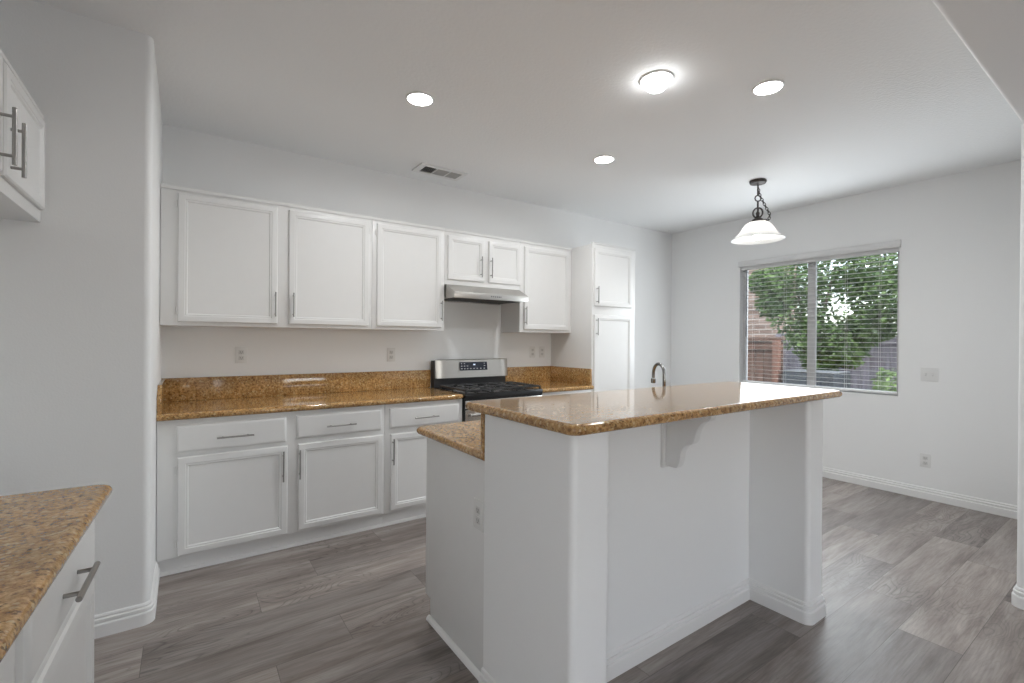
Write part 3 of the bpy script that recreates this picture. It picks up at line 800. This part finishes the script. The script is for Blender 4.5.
# ------------------------------------------------------------------ ceiling: lights, vent, pendant
def can(x, y, label, bulge=0.0, rad=.082):
    t = thing('recessed_light', label, 'ceiling light', (x, y, CEIL), 'recessed ceiling lights')
    MB().lathe([(rad-.012, -.0004), (rad, -.0004), (rad, -.004), (rad-.004, -.008), (rad-.012, -.008)], (x, y, CEIL), 40).build('trim', 'trim', t)
    l = MB()
    if bulge: prof = [(rad-.0125, -.0005), (rad-.0125, -.007), (rad-.018, -.020), (rad-.030, -.038), (rad-.048, -.054), (.016, -.062), (.0, -.064)]
    else:
        d = bpy.data.lights.new('recessed_lamp', 'AREA'); d.shape = 'DISK'; d.size = .13; d.energy = CAN_W; d.color = (.955, .985, 1); d.spread = math.radians(172)
        lo = bpy.data.objects.new('recessed_lamp', d); COL.objects.link(lo); lo.parent = t; lo.location = (0, 0, -.014)
        prof = [(rad-.0125, -.0005), (rad-.0125, -.0065), (rad-.02, -.009), (.03, -.011), (.0, -.0115)]
    prof = prof[:-1] + [(.002, prof[-1][1])]
    l.lathe(prof, (x, y, CEIL), 36, cap0=True, cap1=True); l.build('lens', 'lens_bulging' if bulge else 'lens', t, ang=60)
can(1.119, 2.571, 'flat round recessed light nearest the short wall, in front of the wide cabinet')
can(2.075, 1.640, 'recessed light with a bulging white lens hanging below the ceiling', 1, .090)
can(2.637, 1.332, 'flat round recessed light nearest the header, beside the bulging one')
can(2.656, 2.590, 'flat round recessed light between the range hood and the pendant')
def vent():
    x0, x1, y0, y1 = 1.537, 1.952, 3.484, 3.690
    t = thing('ceiling_vent', 'white ceiling air vent with three louvred sections above the cabinets', 'air vent', (1.75, 3.58, CEIL))
    hx = [1.583, 1.690, 1.698, 1.806, 1.814, 1.918]; hy0, hy1 = 3.516, 3.652
    f = MB(); z0, z1 = CEIL-.012, CEIL-.0004
    f.box(x0, hx[0], y0, y1, z0, z1); f.box(hx[5], x1, y0, y1, z0, z1); f.box(hx[0], hx[5], y0, hy0, z0, z1); f.box(hx[0], hx[5], hy1, y1, z0, z1)
    f.box(hx[1], hx[2], hy0, hy1, z0, z1); f.box(hx[3], hx[4], hy0, hy1, z0, z1); f.build('frame', 'trim', t)
    MB().box(hx[0], hx[5], hy0, hy1, CEIL-.0012, CEIL-.0004).build('duct_shade', 'dark', t)  # flat black plate, its colour stands in for shade inside the vent
    for i, (a, b_, tilt) in enumerate(((hx[0], hx[1], -.55), (hx[2], hx[3], 0.0), (hx[4], hx[5], .75))):
        l = MB(); n = 8
        for j in range(n):
            if tilt > .5 or tilt < 0:
                c = a + (b_-a)*(j+.5)/n; w = .0055 if tilt > .5 else .0025; dx = (w if tilt > .5 else -w)
                l.prism([(c-dx, CEIL-.0015), (c-dx+.0008, CEIL-.0015), (c+dx+.0008, CEIL-.0115), (c+dx, CEIL-.0115)], 'y', hy0, hy1)
            else:
                c = hy0 + (hy1-hy0)*(j+.5)/n
                l.prism([(c-.0035, CEIL-.0015), (c-.0027, CEIL-.0015), (c+.0018, CEIL-.0115), (c+.001, CEIL-.0115)], 'x', a, b_)
        l.build('louvres', 'louver', t)
vent()
def pendant():
    x, y = 4.10, 2.15; zr = 2.232
    t = thing('pendant_lamp', 'pendant lamp with white bell glass shade on a dark chain, lit', 'pendant lamp', (x, y, CEIL))
    MB().lathe([(.066, -.0004), (.069, -.012), (.062, -.026), (.030, -.032), (.012, -.036)], (x, y, CEIL), 30, cap0=True, cap1=True).build('canopy', 'bronze', t)
    rod = MB(); rod.tube([(x, y, CEIL-.036), (x, y, 2.617)], .007, 8); rod.tube([(x, y, 2.573), (x, y, 2.40)], .0075, 8); rod.torus((x, y, 2.595), .025, .005, (.57, .82, 0)); rod.build('stem', 'bronze', t)
    sc = MB()
    for k in range(3):
        a = PI*k/3; sc.torus((x, y, 2.468), .043, .006, (math.cos(a), math.sin(a), .15))
    sc.lathe([(.012, -.04), (.020, -.025), (.012, -.01), (.016, .01), (.006, .03)], (x, y, 2.455), 14); sc.build('scroll_ball', 'bronze', t)
    fit = MB(); fit.lathe([(.008, .035), (.02, .03), (.045, .015), (.050, .0), (.045, -.012)], (x, y, 2.395), 24, cap0=True, cap1=True); fit.build('fitter_cap', 'bronze', t)
    # slack chain looping from the ring down to the cap
    ch = MB(); rt = Vector((1.05, -.73, 0)); pts = []
    ctrl = [Vector((x, y, 2.60)), Vector((x, y, 2.58))+rt*.03, Vector((x, y, 2.52))+rt*.055, Vector((x, y, 2.45))+rt*.085, Vector((x, y, 2.41))+rt*.075, Vector((x, y, 2.40))+rt*.05, Vector((x, y, 2.425))+rt*.02]
    up = [Vector((x, y, 2.70)), Vector((x, y, 2.64))+rt*.008]
    ctrl = up + [Vector((x, y, 2.595))+rt*.022] + ctrl[1:]
    seglen = .022; acc = []
    for a, b_ in zip(ctrl, ctrl[1:]):
        n = max(1, int((b_-a).length/.002))
        acc += [a.lerp(b_, i/n) for i in range(n)]
    d = 0; last = acc[0]; i = 0
    for p_, q_ in zip(acc, acc[1:]):
        d += (q_-p_).length
        if d >= seglen:
            dirv = (q_-last).normalized(); nrm = dirv.orthogonal() if i % 2 else dirv.cross(dirv.orthogonal())
            ch.torus((last+q_)/2, .0100, .0034, nrm, 12, 6, 1.5, dirv); last = q_; d = 0; i += 1
    ch.build('chain', 'bronze', t, ang=85)
    prof = [(.042, .158), (.072, .153), (.100, .136), (.124, .106), (.142, .074), (.164, .044), (.194, .018), (.214, .003), (.210, .0), (.190, .012), (.160, .038), (.137, .069), (.118, .100), (.095, .131), (.070, .147), (.042, .153)]
    MB().lathe(prof, (x, y, zr), 48).build('shade', 'shade', t, ang=60)
    MB().lathe([(.012, .07), (.016, .04), (.028, .015), (.032, -.01), (.024, -.032), (.010, -.042)], (x, y, zr+.045), 20, cap0=True, cap1=True).build('bulb', 'bulb', t, ang=60)
    MB().lathe([(.018, 0), (.018, .045)], (x, y, zr+.112), 16, cap0=True, cap1=True).build('socket', 'plate', t)
pendant()

# ------------------------------------------------------------------ outside the window
MB().box(XR+.15, 26, -9, 18, -.14, -.04).build('ground', 'ground', kind='structure')
MB().box(-12, XL-.16, -12, 6, -.14, -.04).build('ground_side', 'ground', kind='structure')
MB().box(XL-.15, 12, -12, YREAR-.16, -.14, -.04).build('ground_rear', 'ground', kind='structure')
def leaves(mb, centers, n, size):
    bm = mb.bm
    for i in range(n):
        c, rad = random.choice(centers)
        while True:
            v = Vector((random.uniform(-1, 1), random.uniform(-1, 1), random.uniform(-1, 1)))
            if v.length < 1: break
        v = v.normalized()*(v.length**.6)
        p = Vector(c) + Vector((v.x*rad[0], v.y*rad[1], v.z*rad[2]))
        s = size*random.uniform(.6, 1.3)
        d = Vector((random.uniform(-1, 1), random.uniform(-1, 1), random.uniform(-.8, .3))).normalized()
        w = d.orthogonal().normalized(); w = (Matrix.Rotation(random.uniform(0, 2*PI), 3, d) @ w)
        nn = d.cross(w)
        vs4 = [bm.verts.new(p), bm.verts.new(p+d*s*.5+w*s*.28+nn*s*.06), bm.verts.new(p+d*s), bm.verts.new(p+d*s*.5-w*s*.28+nn*s*.06)]
        bm.faces.new(vs4)
def tree(name, label, cat, x, y, trunk_h, centers, n, size, leafmat, group=None):
    t = thing(name, label, cat, (x, y, -.04), group)
    tr = MB(); tr.tube([(x, y, -.04), (x+.03, y-.02, trunk_h*.5), (x-.02, y+.03, trunk_h)], [.09, .075, .05], 10)
    for c, rad in centers[:6]: tr.tube([(x, y, trunk_h*.8), ((x+c[0])/2, (y+c[1])/2, (trunk_h+c[2])/2-.05), c], [.045, .03, .015], 6)
    tr.build('trunk', 'bark', t)
    lf = MB(); leaves(lf, centers, n, size)
    lf.build('foliage', leafmat, t, ang=180)
    return t
tree('leafy_tree', 'big leafy green tree growing in the yard outside the window', 'tree', 9.0, 3.75, 1.2,
     [((8.9, 4.4, 2.45), (.5, .3, .28)), ((8.9, 4.0, 2.5), (.8, .5, .5)), ((8.9, 3.95, 1.95), (.7, .42, .5)), ((8.9, 3.55, 1.05), (.4, .22, .3)), ((9.1, 2.95, 1.62), (.4, .3, .3)), ((9.0, 3.4, 2.6), (.9, .7, .5)), ((9.0, 3.3, 1.9), (.8, .6, .6)), ((9.1, 2.7, 2.65), (.8, .6, .5)), ((9.1, 2.7, 2.08), (.7, .45, .42)), ((9.2, 2.45, 1.85), (.6, .4, .42)), ((9.1, 2.95, 2.5), (.6, .5, .4)), ((9.0, 3.7, 1.40), (.6, .42, .38)), ((9.0, 3.25, 1.32), (.5, .32, .4)), ((8.9, 4.35, 2.05), (.4, .25, .25))], 15000, .09, 'leaf')
tree('shrub', 'small pale green shrub low against the grey fence outside', 'shrub', 9.0, 2.62, .35,
     [((9.0, 2.62, .62), (.28, .22, .32)), ((9.0, 2.66, .35), (.25, .2, .3))], 700, .09, 'leaf_pale')
def fence(name, label, x, y0, y1, top, pm, postm, rail=True):
    t = thing(name, label, 'fence', (x, (y0+y1)/2, -.04))
    b = MB(); y = y0
    while y < y1-.02:
        w = min(.142, y1-y-.002); b.box(x, x+.02, y, y+w, -.02, top+random.uniform(-.008, .008), .003, 1); y += .147
    b.build('boards', pm, t)
    q = MB(); q.box(x-.035, x-.0005, y0, y1, top-.14, top-.05); q.build('rail', pm, t)
    MB().box(x-.05, x+.05, y0-.02, y1+.02, top+.012, top+.06, .004).build('cap_board', pm, t)
    for yy in (y0+.05, (y0+y1)/2, y1-.05):
        MB().box(x-.13, x-.036, yy-.048, yy+.048, -.04, top+.0115, .004).build('post', postm, t)
    return t
fence('board_fence', 'weathered grey board fence behind the shrub outside the window', 10.4, -1.5, 5.0, 1.46, 'fence_grey', 'fence_grey')
fence('wooden_fence', 'brown wooden fence with a stout reddish post outside the window', 7.6, 3.58, 5.6, 1.36, 'fence_brown', 'post_red')
def house():
    t = thing('neighbor_house', 'brown brick neighbor house beyond the fence outside the window', 'house', (12.4, 8.0, -.04))
    MB().box(11.2, 12.2, 5.42, 11, -.04, 4.6).build('wall', 'brick', t)
    MB().prism([(10.8, 4.6), (11.7, 5.2), (12.6, 4.6)], 'y', 5.2, 11.2).build('roof', 'roof', t)
house()
def patio_furniture():
    x, y = 7.75, 3.22
    t = thing('patio_furniture', 'dark low patio furniture with a thin pale top edge outside the window', 'outdoor furniture', (x, y, -.04))
    MB().box(x-.3, x+.3, y-.40, y+.30, .30, .90, .03).build('cover', 'patio_dark', t)
    MB().box(x-.29, x+.29, y-.39, y+.29, .901, .916, .004).build('top', 'patio_pale', t)
    for sx in (-.24, .24):
        for sy in (-.34, .24): MB().box(x+sx-.03, x+sx+.03, y+sy-.03, y+sy+.03, -.04, .299).build('leg', 'patio_dark', t)
patio_furniture()
